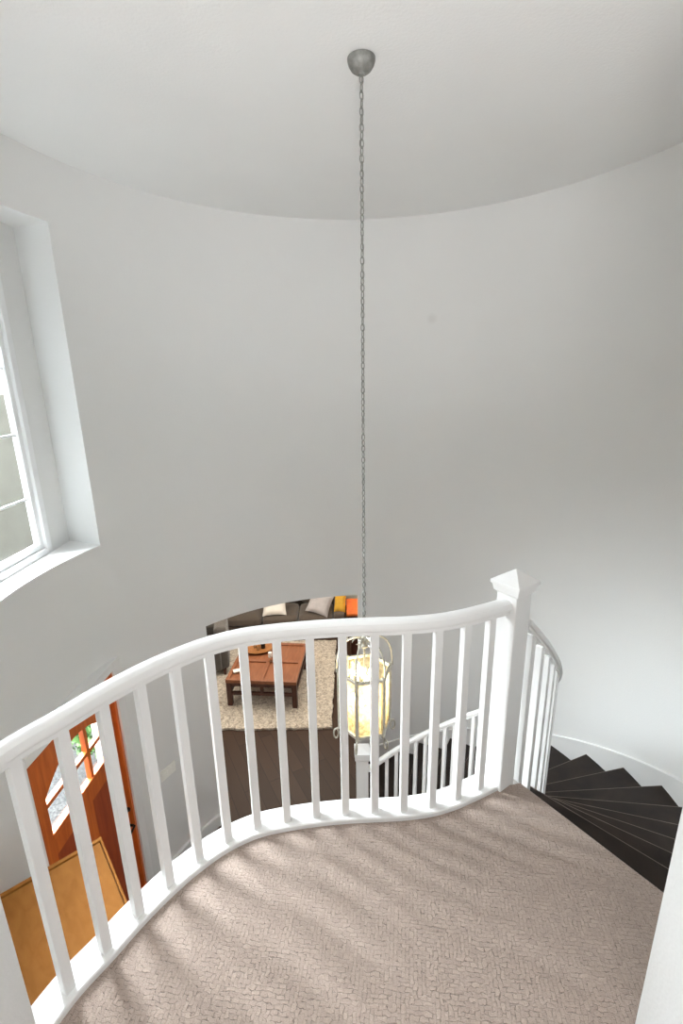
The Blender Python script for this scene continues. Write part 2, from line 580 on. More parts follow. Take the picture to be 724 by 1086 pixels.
# ================================================================== STRUCTURE
# ------------------------------------------------------------------ round tower wall: solid in (angle, height) cells, openings left out
def ring_wall():
    TH = 0.34
    holes = [(160.0, 200.0, 0.585, 2.735), (161.9, 192.3, ZF - 1, -0.365), (90.0, 135.3, ZF - 1, -0.505)]
    a_lo, a_hi = -56.6, 236.6
    A = {a_lo, a_hi}
    for h in holes:
        A |= {h[0], h[1]}
    k = a_lo
    while k < a_hi:
        if all(abs(k - x) > 0.8 for x in A):
            A.add(k)
        k += 3.0
    A = sorted(A)
    Z = sorted({ZF - 0.02, -2.2, -1.4, HC + 0.02, 1.6} | {h[3] for h in holes} | {0.585})
    mb = MB()
    bm = mb.b
    cache = {}

    def v(i, j, o):
        if (i, j, o) not in cache:
            x, y = cp(A[i], RAD + (TH if o else 0))
            cache[(i, j, o)] = bm.verts.new((x, y, Z[j]))
        return cache[(i, j, o)]

    def solid(i, j):
        if not (0 <= i < len(A) - 1 and 0 <= j < len(Z) - 1):
            return False
        a, z = (A[i] + A[i + 1]) / 2, (Z[j] + Z[j + 1]) / 2
        return not any(h[0] < a < h[1] and h[2] < z < h[3] for h in holes)
    for i in range(len(A) - 1):
        for j in range(len(Z) - 1):
            if not solid(i, j):
                continue
            bm.faces.new((v(i, j, 0), v(i, j + 1, 0), v(i + 1, j + 1, 0), v(i + 1, j, 0)))
            bm.faces.new((v(i, j, 1), v(i + 1, j, 1), v(i + 1, j + 1, 1), v(i, j + 1, 1)))
            if not solid(i - 1, j):
                bm.faces.new((v(i, j, 0), v(i, j, 1), v(i, j + 1, 1), v(i, j + 1, 0)))
            if not solid(i + 1, j):
                bm.faces.new((v(i + 1, j, 0), v(i + 1, j + 1, 0), v(i + 1, j + 1, 1), v(i + 1, j, 1)))
            if not solid(i, j - 1):
                bm.faces.new((v(i, j, 0), v(i + 1, j, 0), v(i + 1, j, 1), v(i, j, 1)))
            if not solid(i, j + 1):
                bm.faces.new((v(i, j + 1, 0), v(i, j + 1, 1), v(i + 1, j + 1, 1), v(i + 1, j + 1, 0)))
    o = mb.build('wall_round', M['wall'], smooth=True)
    return struct(o)


ring_wall()

# back of the window niche, with the opening for the window
NX = -2.085
WY0, WY1, WZ0, WZ1 = 2.02, 3.235, 0.60, 2.45
mb = MB()
mb.box(NX - 0.10, NX, 1.72, WY0, 0.50, 2.85)
mb.box(NX - 0.10, NX, WY1, 3.53, 0.50, 2.85)
mb.box(NX - 0.10, NX, WY0, WY1, 0.50, WZ0)
mb.box(NX - 0.10, NX, WY0, WY1, WZ1, 2.85)
struct(mb.build('wall_niche', M['wall']))
# painted sill on the niche floor
pts = [cp(a, RAD - 0.012) for a in range(160, 201, 2)]
pts += [(NX + 0.001, 1.86), (NX + 0.001, 3.46)]
struct(MB().prism(pts, 0.585, 0.602).build('trim_1', M['trim'], bevel=0.003))

# side walls at the head of the landing (their corners frame the view) and the hall behind
XR, XL, YC = 0.786, -0.863, 0.892
struct(MB().box(XR, 1.62, -2.6, YC, -0.30, HC + 0.02).build('wall_right', M['wall'], bevel=0.012, bseg=3))
struct(MB().box(-1.62, XL, -2.6, YC, -0.30, HC + 0.02).build('wall_left', M['wall'], bevel=0.012, bseg=3))
struct(MB().box(-1.62, 1.62, -2.75, -2.6, -0.30, HC + 0.02).build('wall_hall', M['wall']))
struct(MB().box(-1.62, 1.62, 0.60, 0.70, ZF - 0.02, -0.30).build('wall_under', M['wall']))
# ceiling over hall and tower
pts = [cp(a, RAD + 0.24) for a in range(-54, 235, 4)]
pts += [(-1.62, -2.75), (1.62, -2.75)]
struct(MB().prism(pts, HC, HC + 0.12).build('ceiling', M['ceil']))

# landing: carpet over a slab; outer edge follows the balustrade
CURVE = [(-0.890, 0.85), (-0.838, 0.985), (-0.773, 1.090), (-0.714, 1.190), (-0.647, 1.284), (-0.571, 1.370),
         (-0.479, 1.449), (-0.370, 1.507), (-0.252, 1.537), (-0.128, 1.556), (-0.010, 1.567), (0.110, 1.572),
         (0.231, 1.577), (0.350, 1.593), (0.455, 1.625), (0.565, 1.674), (0.652, 1.716)]
PATH2 = catmull([(x, y, 0) for x, y in CURVE], 8)
IN_OFF, OUT_OFF = -0.036, 0.066


def offset(path, d):
    out = []
    n = len(path)
    for i in range(n):
        t = path[min(i + 1, n - 1)] - path[max(i - 1, 0)]
        t = Vector((t.x, t.y, 0)).normalized()
        out.append(path[i] + Vector((-t.y, t.x, 0)) * d)
    return out


edge = offset(PATH2, OUT_OFF - 0.008)
e0, e1 = cp(A0, 1.08), cp(A0, RAD + 0.02)
slab = [(p.x, p.y) for p in edge] + [(0.745, 1.775), e0, e1, (1.5, 0.80), (1.5, -2.6), (-1.5, -2.6), (-1.5, 0.84)]
struct(MB().prism(slab, -0.30, -0.012).build('floor_landing', M['trim']))
inner = offset(PATH2, IN_OFF)
carpet = [(p.x, p.y) for p in inner if p.y > 0.6 and p.x > -1.0] + [(0.683, 1.70), cp(A0 - 0.4, 1.10), e1, (1.5, 0.80), (1.5, -2.6), (-1.5, -2.6), (-1.5, 0.82)]
struct(MB().prism(carpet, -0.012, 0.0).build('floor_carpet', M['carpet']))

# lower floor, living room shell
struct(MB().prism([(-2.2, 0.5), (3.6, 0.5), (3.6, 9.4), (-3.02, 9.4), (-3.02, 6.15), (-1.80, 4.15), (-2.2, 3.5)], ZF - 0.1, ZF).build('floor_lower', M['planks']))
ZC2 = -0.28
struct(MB().prism([cp(a, RAD + 0.30) for a in range(20, 145, 4)] + [(-3.02, 6.1), (-3.02, 9.4), (3.6, 9.4), (3.6, 3.35)], ZC2, ZC2 + 0.12).build('ceiling_living', M['ceil']))
struct(MB().box(-2.95, 3.6, 9.2, 9.35, ZF, ZC2).build('wall_far', M['wall']))
struct(MB().prism([(-1.62, 4.10), (-2.88, 6.10), (-2.88, 9.20), (-3.02, 9.20), (-3.02, 6.13), (-1.76, 4.10)], ZF, ZC2).build('wall_living_left', M['wall']))
struct(MB().box(3.45, 3.6, 3.35, 9.2, ZF, ZC2).build('wall_living_right', M['wall']))
struct(MB().box(2.25, 3.6, 3.2, 3.35, ZF, ZC2).build('wall_living_side', M['wall']))


# curved baseboard between the front door and the living room
def curved_board(a0, a1, zf, h, th, step=3.0, cap=0.012):
    n = max(2, int(abs(a1 - a0) / step) + 1)
    rings = []
    for i in range(n + 1):
        a = a0 + (a1 - a0) * i / n
        z = zf(a)
        pr = [(0.004, z[0]), (-th, z[0]), (-th, z[1] - 0.022), (-th - cap, z[1] - 0.018), (-th - cap, z[1] - 0.004), (-th - cap + 0.006, z[1]), (0.004, z[1])]
        rings.append([(*cp(a, RAD + o), zz) for o, zz in pr])
    return rings


mb = MB(); mb.loft(curved_board(135.3, 160.0, lambda a: (ZF, ZF + 0.15), 0.15, 0.014))
struct(mb.build('baseboard_left', M['trim']))
mb = MB(); mb.loft(curved_board(194.5, 233, lambda a: (ZF, ZF + 0.15), 0.15, 0.014))
struct(mb.build('baseboard_front', M['trim']))

# ================================================================== WINDOW
w = bpy.data.objects.new('window_1', None); COL.objects.link(w)
struct(w, 'tall white framed gridded window in the deep niche of the round wall', 'window')
w.location = (NX, 0, 0)
mb = MB()
fw_ = 0.055
for y0, y1, z0, z1 in ((WY0, WY0 + fw_, WZ0, WZ1), (WY1 - fw_, WY1, WZ0, WZ1), (WY0 + fw_, WY1 - fw_, WZ0, WZ0 + 0.045), (WY0 + fw_, WY1 - fw_, WZ1 - fw_, WZ1)):
    mb.box(-0.075, 0.004, y0, y1, z0, z1)
mb.build('window_frame', M['vinyl'], w, bevel=0.004)
mb = MB()
YM = (WY0 + WY1) / 2
for (a, b) in ((WY0 + fw_, YM), (YM, WY1 - fw_)):
    z0, z1 = WZ0 + 0.045, WZ1 - fw_
    s_ = 0.040
    for y0, y1, zz0, zz1 in ((a, a + s_, z0, z1), (b - s_, b, z0, z1), (a + s_, b - s_, z0, z0 + s_), (a + s_, b - s_, z1 - s_, z1)):
        mb.box(-0.062, -0.018, y0, y1, zz0, zz1)
mb.build('sash', M['vinyl'], w, bevel=0.004)
mb = MB()
for z in (1.01, 1.44, 1.86, 2.18):
    mb.box(-0.046, -0.034, WY0 + fw_, WY1 - fw_, z - 0.008, z + 0.008)
mb.build('muntins', M['vinyl'], w)
MB().box(-0.043, -0.038, WY0 + fw_, WY1 - fw_, WZ0 + 0.05, WZ1 - 0.06).build('pane', M['glass'], w)

# ================================================================== FRONT DOOR
DA = 176.7
dcx, dcy = cp(DA, 2.030)
d = bpy.data.objects.new('door_1', None); COL.objects.link(d)
struct(d, 'orange stained wooden front door with an arched row of panes, below the window', 'door')
d.location = (dcx, dcy, ZF)
d.rotation_euler = (0, 0, R(DA - 90))
DW, DH = 0.455, 2.43
# jamb and head in the same wood; Y- is the room side
mb = MB()
mb.box(-0.495, -DW - 0.003, -0.02, 0.14, 0, DH + 0.045)
mb.box(DW + 0.003, 0.495, -0.02, 0.14, 0, DH + 0.045)
mb.box(-DW - 0.003, DW + 0.003, -0.02, 0.14, DH + 0.005, DH + 0.045)
mb.build('jamb', M['orange'], d, bevel=0.003)
mb = MB()
mb.box(-0.585, -0.487, -0.038, 0.02, 0, DH + 0.105)
mb.box(0.487, 0.585, -0.038, 0.02, 0, DH + 0.105)
mb.box(-0.487, 0.487, -0.038, 0.12, DH + 0.037, DH + 0.105)
mb.build('casing', M['trim'], d, bevel=0.004)
mb = MB()
mb.box(-0.585, -0.487, 0.02, 0.16, 0, DH + 0.105)
mb.box(0.487, 0.585, 0.02, 0.16, 0, DH + 0.105)
mb.build('rough_frame', M['trim'], d)
# leaf: stiles, rails and arched top rail around the lights
ZG0, ZSPR, ZTOP = 1.815, 2.10, 2.265
mb = MB()
ST = 0.105
mb.box(-DW, -DW + ST, 0.012, 0.057, 0.006, DH)
mb.box(DW - ST, DW, 0.012, 0.057, 0.006, DH)
gx = DW - ST
mb.box(-gx, gx, 0.012, 0.057, 0.006, 0.26)
mb.box(-gx, gx, 0.012, 0.057, ZG0 - 0.16, ZG0)
mb.box(-0.06, 0.06, 0.012, 0.057, 0.26, ZG0 - 0.16)


def arch(x):
    return ZSPR + (ZTOP - ZSPR) * (1 - (x / gx) ** 2)


N = 14
for i in range(N):
    xa, xb = -gx + 2 * gx * i / N, -gx + 2 * gx * (i + 1) / N
    za, zb = arch(xa), arch(xb)
    ring = lambda y: [(xa, y, za), (xb, y, zb), (xb, y, DH), (xa, y, DH)]
    mb.loft([ring(0.012), ring(0.057)])
mb.build('leaf_frame', M['orange'], d)
mb = MB()
mb.box(-gx, -0.06, 0.028, 0.042, 0.26, ZG0 - 0.16)
mb.box(0.06, gx, 0.028, 0.042, 0.26, ZG0 - 0.16)
mb.build('recessed_panel', M['redwood'], d)
mb = MB()
zm = (ZG0 + 2.22) / 2 + 0.02
mb.box(-gx, gx, 0.016, 0.053, zm - 0.016, zm + 0.016)
for x in (-gx / 3, gx / 3):
    mb.box(x - 0.016, x + 0.016, 0.0165, 0.0525, ZG0, arch(x) + 0.005)
mb.build('glazing_bars', M['orange'], d)
MB().box(-gx, gx, 0.033, 0.037, ZG0 - 0.004, ZTOP).build('pane', M['glass'], d)
mb = MB().box(-gx - 0.01, gx + 0.01, 0.004, 0.014, ZG0 - 0.030, ZG0 + 0.012)
mb.build('glass_ledge', M['orange'], d, bevel=0.004)
h = MB()
h.box(DW - 0.085, DW - 0.03, 0.002, 0.012, 0.98, 1.24)
h.lathe([(0.022, 0), (0.026, 0.004), (0.026, 0.016), (0.012, 0.02)], (DW - 0.057, -0.012, 1.19), 16)
ho = h.build('handle_plate', M['black'], d, bevel=0.003)
MB().tube([(DW - 0.057, 0.003, 1.04), (DW - 0.057, -0.045, 1.04), (DW - 0.06, -0.055, 1.04), (DW - 0.10, -0.056, 1.035), (DW - 0.17, -0.055, 1.03)], [0.011, 0.010, 0.010, 0.009, 0.008], 8).build('handle', M['black'], d, smooth=True)

# light switch plate on the round wall
sx, sy = cp(151.2, RAD - 0.001)
sw = thing('light_switch', 'ivory three-gang light switch plate on the wall right of the orange door', 'light switch', (sx, sy, -1.745), R(151.2 - 90))
MB().box(-0.085, 0.085, -0.007, 0.004, -0.058, 0.058).build('cover_plate', M['plate'], sw, bevel=0.003)
for k in (-1, 0, 1):
    MB().box(k * 0.047 - 0.016, k * 0.047 + 0.016, -0.012, -0.006, -0.033, 0.033).build('rocker', M['plate'], sw, bevel=0.002)

# ================================================================== STAIRCASE
st = thing('staircase', 'dark espresso winder staircase curving down along the round white wall', 'staircase')
R_IN, R_OUT = 1.025, RAD - 0.003


def sector(a0, a1, r0, r1, step=2.5):
    n = max(2, int(abs(a1 - a0) / step) + 1)
    o = [cp(a0 + (a1 - a0) * i / n, r1) for i in range(n + 1)]
    i_ = [cp(a1 - (a1 - a0) * i / n, r0) for i in range(n + 1)]
    return o + i_


def nose_off(r):
    return math.degrees(0.028 / r)


for k in range(1, 16):
    z = -k * RISE
    a0, a1 = A0 + (k - 1) * STEP, A0 + k * STEP
    n0 = nose_off(1.5)
    mb = MB()
    top = sector(a0, a1 - 0.0, R_IN - 0.015, R_OUT)
    mb.prism(top, z - 0.035, z)
    # nosing lip along the front edge, its highlight painted as lighter wood
    e = 0.10
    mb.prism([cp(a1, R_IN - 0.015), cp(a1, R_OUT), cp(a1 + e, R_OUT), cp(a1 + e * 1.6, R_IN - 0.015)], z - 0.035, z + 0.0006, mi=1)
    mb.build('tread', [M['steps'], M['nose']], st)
for k in range(1, 17):
    a = A0 + (k - 1) * STEP - 0.9
    p, q = Vector(cp(a, R_IN)), Vector(cp(a, R_OUT))
    t = (q - p).normalized()
    nrm = Vector((-t.y, t.x)) * 0.010
    zt = -(k - 1) * RISE - (0.036 if k > 1 else 0.013)
    zb = -k * RISE + 0.001 if k < 16 else ZF + 0.001
    MB().prism([p, q, q + nrm, p + nrm], zb, zt).build('riser', M['steps'], st)
# wall skirt with its cap and the inner stringer
NZ = lambda a: -(a - A0) / STEP * RISE
rg = []
aS, aE = A0 - 0.5, 100.0
sk = MB(); sk.loft(curved_board(A0 + 0.5, 89.2, lambda a: (NZ(a) - 0.55 if NZ(a) - 0.55 > ZF else ZF, NZ(a) + 0.118), 0, 0.013, cap=0.008))
sk.build('wall_skirt', M['trim'], st)
rings = []
for i in range(61):
    a = A0 + 1.5 + (98.5 - A0 - 1.5) * i / 60
    zt, zb = NZ(a) + 0.005, max(NZ(a) - 0.36, ZF)
    zt = max(zt, zb + 0.02)
    rings.append([(*cp(a, r_), z_) for r_, z_ in ((R_IN - 0.03, zb), (R_IN + 0.0, zb), (R_IN + 0.0, zt - RISE - 0.01 if zt - RISE - 0.01 > zb else zb + 0.01), (R_IN - 0.03, zt - RISE - 0.01 if zt - RISE - 0.01 > zb else zb + 0.01))])
mb = MB(); mb.loft(rings); mb.build('inner_stringer', M['trim'], st)

# ================================================================== BALUSTRADES
RAIL = [(-0.021, 0.0), (0.021, 0.0), (0.021, 0.014), (0.029, 0.021), (0.031, 0.036), (0.027, 0.048), (0.016, 0.055), (0, 0.057),
        (-0.016, 0.055), (-0.027, 0.048), (-0.031, 0.036), (-0.029, 0.021), (-0.021, 0.014)]
RAIL = RAIL[::-1]
ZU = 0.848                                   # underside of the landing rail
lb = thing('landing_balustrade', 'white S-curved balustrade with square balusters along the carpeted landing edge', 'balustrade')
path = [Vector((p.x, p.y, ZU)) for p in PATH2]
mb = MB(); sweep(mb, path, RAIL)
mb.build('handrail', M['trim'], lb, smooth=True)
mb = MB()
BASE = [(IN_OFF, -0.010), (IN_OFF, 0.018), (IN_OFF + 0.004, 0.022), (OUT_OFF - 0.004, 0.022), (OUT_OFF, 0.018), (OUT_OFF, -0.31), (OUT_OFF - 0.007, -0.31), (OUT_OFF - 0.007, -0.010)]
sweep(mb, [Vector((p.x, p.y, 0)) for p in PATH2] , BASE)
mb.build('base_rail', M['trim'], lb)
# balusters at equal spacing along the curve
L_ = [0.0]
for i in range(1, len(PATH2)):
    L_.append(L_[-1] + (PATH2[i] - PATH2[i - 1]).length)


def at_len(s_):
    for i in range(1, len(L_)):
        if L_[i] >= s_:
            t = (s_ - L_[i - 1]) / (L_[i] - L_[i - 1])
            return PATH2[i - 1].lerp(PATH2[i], t), (PATH2[i] - PATH2[i - 1]).normalized()
    return PATH2[-1], (PATH2[-1] - PATH2[-2]).normalized()


BW = 0.0155
bal0 = None
s_first = 0.146
n_b = 15
gap = (L_[-1] - 0.082 - s_first) / (n_b - 1)
for i in range(n_b):
    p, t = at_len(s_first + gap * i)
    an = math.atan2(t.y, t.x)
    if bal0 is None:
        bal0 = MB().box(-BW, BW, -BW, BW, 0.021, ZU + 0.004).build('baluster', M['trim'], lb, bevel=0.0025)
        b_ = bal0
    else:
        b_ = copy_part(bal0, lb)
    b_.location = (p.x, p.y, 0)
    b_.rotation_euler = (0, 0, an)


def newel(parent, loc, rotz, h, half, z_base, cap_half, cap_kind):
    n = MB().box(-half, half, -half, half, z_base, h).build('newel_post', M['trim'], parent, bevel=0.004)
    n.location = (loc[0], loc[1], 0)
    n.rotation_euler = (0, 0, rotz)
    c = MB()

    def sq(hw, z):
        return [(-hw, -hw, z), (hw, -hw, z), (hw, hw, z), (-hw, hw, z)]
    if cap_kind == 'pyramid':
        c.loft([sq(half + 0.001, h - 0.03), sq(half + 0.010, h - 0.022), sq(half + 0.012, h - 0.008), sq(cap_half - 0.006, h + 0.004), sq(cap_half, h + 0.008), sq(cap_half, h + 0.020), sq(0.004, h + 0.066)])
    else:
        c.loft([sq(half + 0.001, h - 0.075), sq(half + 0.012, h - 0.06), sq(half + 0.014, h - 0.02), sq(cap_half, h - 0.012), sq(cap_half, h + 0.012), sq(0.006, h + 0.026)])
    c.build('newel_cap', M['trim'], n)
    return n


newel(lb, (0.683, 1.737), R(34), 0.955, 0.047, -0.30, 0.067, 'pyramid')

sb = thing('stair_balustrade', 'white curved balustrade descending with the dark winder stairs', 'balustrade')
RB = 1.052
rp = []
for i in range(70):
    a = -56.5 + (88.5 + 56.5) * i / 69
    z = NZ(a) + 0.745 + 0.045 * min(1, max(0, (a + 40) / 60))
    if a > 84:
        z = max(z, NZ(86) + 0.78)
    rp.append(Vector((*cp(a, RB), z)))
mb = MB(); sweep(mb, rp, [(x * 0.95, y) for x, y in RAIL])
mb.build('handrail', M['trim'], sb, smooth=True)
for k in range(1, 16):
    for f in (0.26, 0.76):
        a = A0 + (k - 1 + f) * STEP
        if k == 15 and f > 0.5 or a > 86:
            continue
        x, y = cp(a, RB)
        zt = NZ(a) + 0.745 + 0.045 * min(1, max(0, (a + 40) / 60)) + 0.006
        b_ = MB().box(-BW, BW, -BW, BW, -k * RISE, zt).build('baluster', M['trim'], sb, bevel=0.0025)
        b_.location = (x, y, 0)
        b_.rotation_euler = (0, 0, R(a))
newel(sb, cp(90.8, 1.062), R(0), -1.60, 0.056, -15 * RISE, 0.072, 'flat')

# ================================================================== PENDANT LANTERN
LX, LY = 0.123, 2.545
ZR, ZB = 0.045, -0.330          # top rim and bottom of the glass body
HR = 0.163
pl = thing('pendant_lantern', 'large six-sided glass lantern hanging on a long chain from the round ceiling', 'pendant lantern', (LX, LY, 0))
mb = MB()
mb.lathe([(0.005, -0.066), (0.012, -0.064), (0.014, -0.058), (0.030, -0.054), (0.046, -0.043), (0.057, -0.027), (0.062, -0.010), (0.062, -0.002), (0.054, 0.0)], (0, 0, HC), 32)
mb.build('canopy', M['patina'], pl, smooth=True)
# chain: long oval links, each turned a quarter from the one above
mb = MB()
z = HC - 0.078
ztop_h = 0.300
hl, hw, wr, pitch = 0.0185, 0.0088, 0.0030, 0.0302
nl = int((z - ztop_h) / pitch)
pitch = (z - ztop_h) / nl
for i in range(nl + 1):
    zc = z - i * pitch
    turn = (R(35) if i % 2 == 0 else R(125)) + random.uniform(-0.25, 0.25)
    pts = []
    for k in range(12):
        q = 2 * PI * k / 12
        u = hw * math.cos(q)
        v_ = hl * math.sin(q)
        pts.append((u * math.cos(turn), u * math.sin(turn), zc + v_))
    mb.tube(pts, wr, 6, closed=True)
# thin cable threaded beside the links
mb.tube([(0.004 * math.sin(i * 1.3), 0.004 * math.cos(i * 1.3), z + 0.02 - i * (z - ztop_h + 0.02) / 40) for i in range(41)], 0.0016, 5)
mb.build('chain', M['patina'], pl, smooth=True)
# hub where the arches meet, with small scrolls
mb = MB()
mb.lathe([(0.006, 0.30), (0.010, 0.29), (0.010, 0.275), (0.024, 0.268), (0.026, 0.255), (0.014, 0.245), (0.012, 0.215), (0.022, 0.205), (0.018, 0.192), (0.004, 0.186)], (0, 0, 0), 20)
mb.build('hub', M['silver'], pl, smooth=True)
VA = [11, -49, -109, -169, 131, 71]
mb = MB()
for a in VA:
    c_, s_ = math.cos(R(a)), math.sin(R(a))
    pts = []
    for k in range(19):
        q = k / 18
        # out of the hub, up and over, then down into the rim corner
        r_ = 0.012 + (HR + 0.012 - 0.012) * math.sin(q * PI / 2) ** 1.15
        zz = ZR + 0.005 + (0.215 - 0.0) * math.cos(q * PI / 2) ** 0.62 + 0.02 * math.sin(q * PI)
        pts.append((r_ * c_, r_ * s_, zz))
    mb.tube(pts, 0.0058, 6)
    # little scroll by the hub
    pts = []
    for k in range(16):
        q = k / 15
        th = q * 1.6 * PI
        rr = 0.030 * (1 - 0.5 * q)
        pts.append(((0.045 + rr * math.cos(th)) * c_, (0.045 + rr * math.cos(th)) * s_, 0.235 + rr * math.sin(th)))
    mb.tube(pts, 0.0034, 5)
mb.build('crown_arches', M['silver'], pl, smooth=True)
mb = MB()
V = [(HR * math.cos(R(a)), HR * math.sin(R(a))) for a in VA]
for i in range(6):
    p, q = Vector(V[i]), Vector(V[(i + 1) % 6])
    m_ = (p + q) / 2
    t = (q - p)
    L6 = t.length
    an = math.atan2(t.y, t.x)
    for zz, hh, ww in ((ZR, 0.010, 0.007), (ZB, 0.010, 0.007)):
        mb.box(-L6 / 2, L6 / 2, -ww, ww, zz - hh, zz + hh, Matrix.Translation((m_.x, m_.y, 0)) @ Matrix.Rotation(an, 4, 'Z'))
for a in VA:
    mb.box(HR - 0.010, HR + 0.008, -0.011, 0.011, ZB - 0.025, ZR + 0.018, Matrix.Rotation(R(a), 4, 'Z'))
mb.build('frame', M['silver'], pl, bevel=0.002)
for i in range(6):
    p, q = Vector(V[i]) * 0.975, Vector(V[(i + 1) % 6]) * 0.975
    m_ = (p + q) / 2
    t = (q - p)
    an = math.atan2(t.y, t.x)
    MB().box(-t.length / 2 + 0.006, t.length / 2 - 0.006, -0.0015, 0.0015, ZB + 0.008, ZR - 0.008, Matrix.Translation((m_.x, m_.y, 0)) @ Matrix.Rotation(an, 4, 'Z')).build('glass_panel', M['seeded'], pl)
for a in VA:
    c_, s_ = math.cos(R(a)), math.sin(R(a))
    pts = [(HR * c_, HR * s_, ZB - 0.02)]
    for k in range(15):
        th = PI * 0.5 - k / 14 * 2 * PI * 0.93
        rr = 0.025
        r_ = HR + 0.022 + 0.6 * rr * math.cos(th)
        pts.append((r_ * c_, r_ * s_, ZB - 0.060 + rr * 1.35 * math.sin(th)))
    mb = MB(); mb.tube(pts, 0.0055, 6)
    mb.build('foot_loop', M['silver'], pl, smooth=True)
# candle cluster
mb = MB()
mb.tube([(0, 0, 0.19), (0, 0, -0.29)], 0.007, 8)
CA = [10, 70, 130, 190, 250, 310]
tiers = [(a, 0.068, -0.255, -0.175) for a in CA] + [(a + 30, 0.048, -0.10, -0.03) for a in (10, 130, 250)]
for a, r_, z0, z1 in tiers:
    c_, s_ = math.cos(R(a)), math.sin(R(a))
    mb.tube([(0, 0, z0 - 0.02), (r_ * 0.5 * c_, r_ * 0.5 * s_, z0 - 0.032), (r_ * c_, r_ * s_, z0 - 0.012), (r_ * c_, r_ * s_, z0)], 0.004, 6)
    mb.lathe([(0.004, -0.006), (0.016, 0), (0.017, 0.004), (0.008, 0.006)], (r_ * c_, r_ * s_, z0), 12)
mb.build('candle_arms', M['silver'], pl, smooth=True)
for a, r_, z0, z1 in tiers:
    c_, s_ = math.cos(R(a)), math.sin(R(a))
    cs = MB().lathe([(0.0105, 0.004), (0.0105, z1 - z0), (0.007, z1 - z0 + 0.002)], (r_ * c_, r_ * s_, z0), 12).build('candle_sleeve', M['candle'], pl, smooth=True)
    MB().lathe([(0.007, 0.002), (0.0125, 0.016), (0.0135, 0.026), (0.009, 0.042), (0.003, 0.056), (0.001, 0.062)], (r_ * c_, r_ * s_, z1), 12).build('bulb', M['bulb'], cs, smooth=True)
for zz, e_ in ((-0.13, 1.8), (0.0, 1.2)):
    pd = bpy.data.lights.new('lantern_glow', 'POINT')
    pd.energy = e_
    pd.color = (1.0, 0.78, 0.46)
    pd.shadow_soft_size = 0.05
    po = bpy.data.objects.new('lantern_glow', pd)
    COL.objects.link(po)
    po.location = (LX, LY, zz)

# ================================================================== TALL CABINET BY THE DOOR
u = Vector((0.355, 0.295)).normalized()
v2 = Vector((0.285, -0.335)).normalized()
pc = Vector((-1.270, 1.920))
ZT = -0.50
cab = thing('tall_cabinet', 'tall tan wooden cabinet with a flat edged top below the landing, before the orange door', 'cabinet', (pc.x, pc.y, ZF), math.atan2(v2.y, v2.x))
# local X runs along the cabinet's length (away from the door), local Y is u (towards the door side) -> body lies at Y from -DEP to 0
CL, DEP, CH = 0.74, 0.475, ZT - ZF
sgn = 1 if Vector((-v2.y, v2.x)).dot(u) > 0 else -1


def cy(y0, y1):
    return (min(y0 * sgn, y1 * sgn), max(y0 * sgn, y1 * sgn))


ya, yb = cy(-DEP, 0)
MB().box(0.012, CL - 0.012, ya + 0.01, yb - 0.01, 0.08, CH - 0.02).build('body', M['tan_dark'], cab, bevel=0.004)
MB().box(0.03, CL - 0.03, ya + 0.03, yb - 0.03, 0.0, 0.08).build('plinth', M['tan_dark'], cab)
mb = MB().box(0.026, CL, ya, yb - 0.014, CH - 0.02, CH)
for (hx, hy) in ((0.055, -0.20), (0.085, -0.215)):
    pass
mb.build('top_panel', M['tan'], cab, bevel=0.002)
MB().box(0.0, 0.020, ya, yb, CH - 0.022, CH + 0.005).build('end_edging', M['tan'], cab, bevel=0.002)
MB().box(0.020, CL, yb - 0.010, yb, CH - 0.022, CH + 0.005).build('side_edging', M['tan'], cab, bevel=0.002)
yv = 0.0
yd = -DEP * sgn
for k in range(2):
    x0 = 0.03 + k * (CL - 0.06) / 2
    x1 = x0 + (CL - 0.06) / 2 - 0.004
    dr = MB().box(x0, x1, min(yd, yd + 0.010 * sgn) - (0.012 if sgn > 0 else 0), max(yd, yd + 0.010 * sgn) + (0 if sgn > 0 else 0.012), 0.10, CH - 0.05).build('door', M['tan'], cab, bevel=0.003)
    xk = x1 - 0.04 if k == 0 else x0 + 0.04
    MB().lathe([(0.006, 0), (0.006, 0.02), (0.014, 0.03), (0.01, 0.04)], (xk, yd - 0.014 * sgn, 1.0), 12).build('knob', M['black'], dr, smooth=True)

# ================================================================== LIVING ROOM
def rotm(z):
    return Matrix.Rotation(z, 4, 'Z')


# rug
pts = []
for i in range(160):
    q = i / 160
    per = q * 4
    k = int(per)
    f = per - k
    c4 = [(-2.22, 5.50), (-0.19, 5.48), (-0.14, 7.75), (-2.22, 7.75)]
    a, b = Vector(c4[k]), Vector(c4[(k + 1) % 4])
    p = a.lerp(b, f)
    pts.append((p.x + random.uniform(-0.012, 0.012), p.y + random.uniform(-0.012, 0.012)))
ro = MB().prism(pts, ZF + 0.0005, ZF + 0.032).build('area_rug', M['rug'])
tag(ro, 'shaggy cream and beige rug on the dark wood floor under the coffee table', 'rug')
ZRG = ZF + 0.032

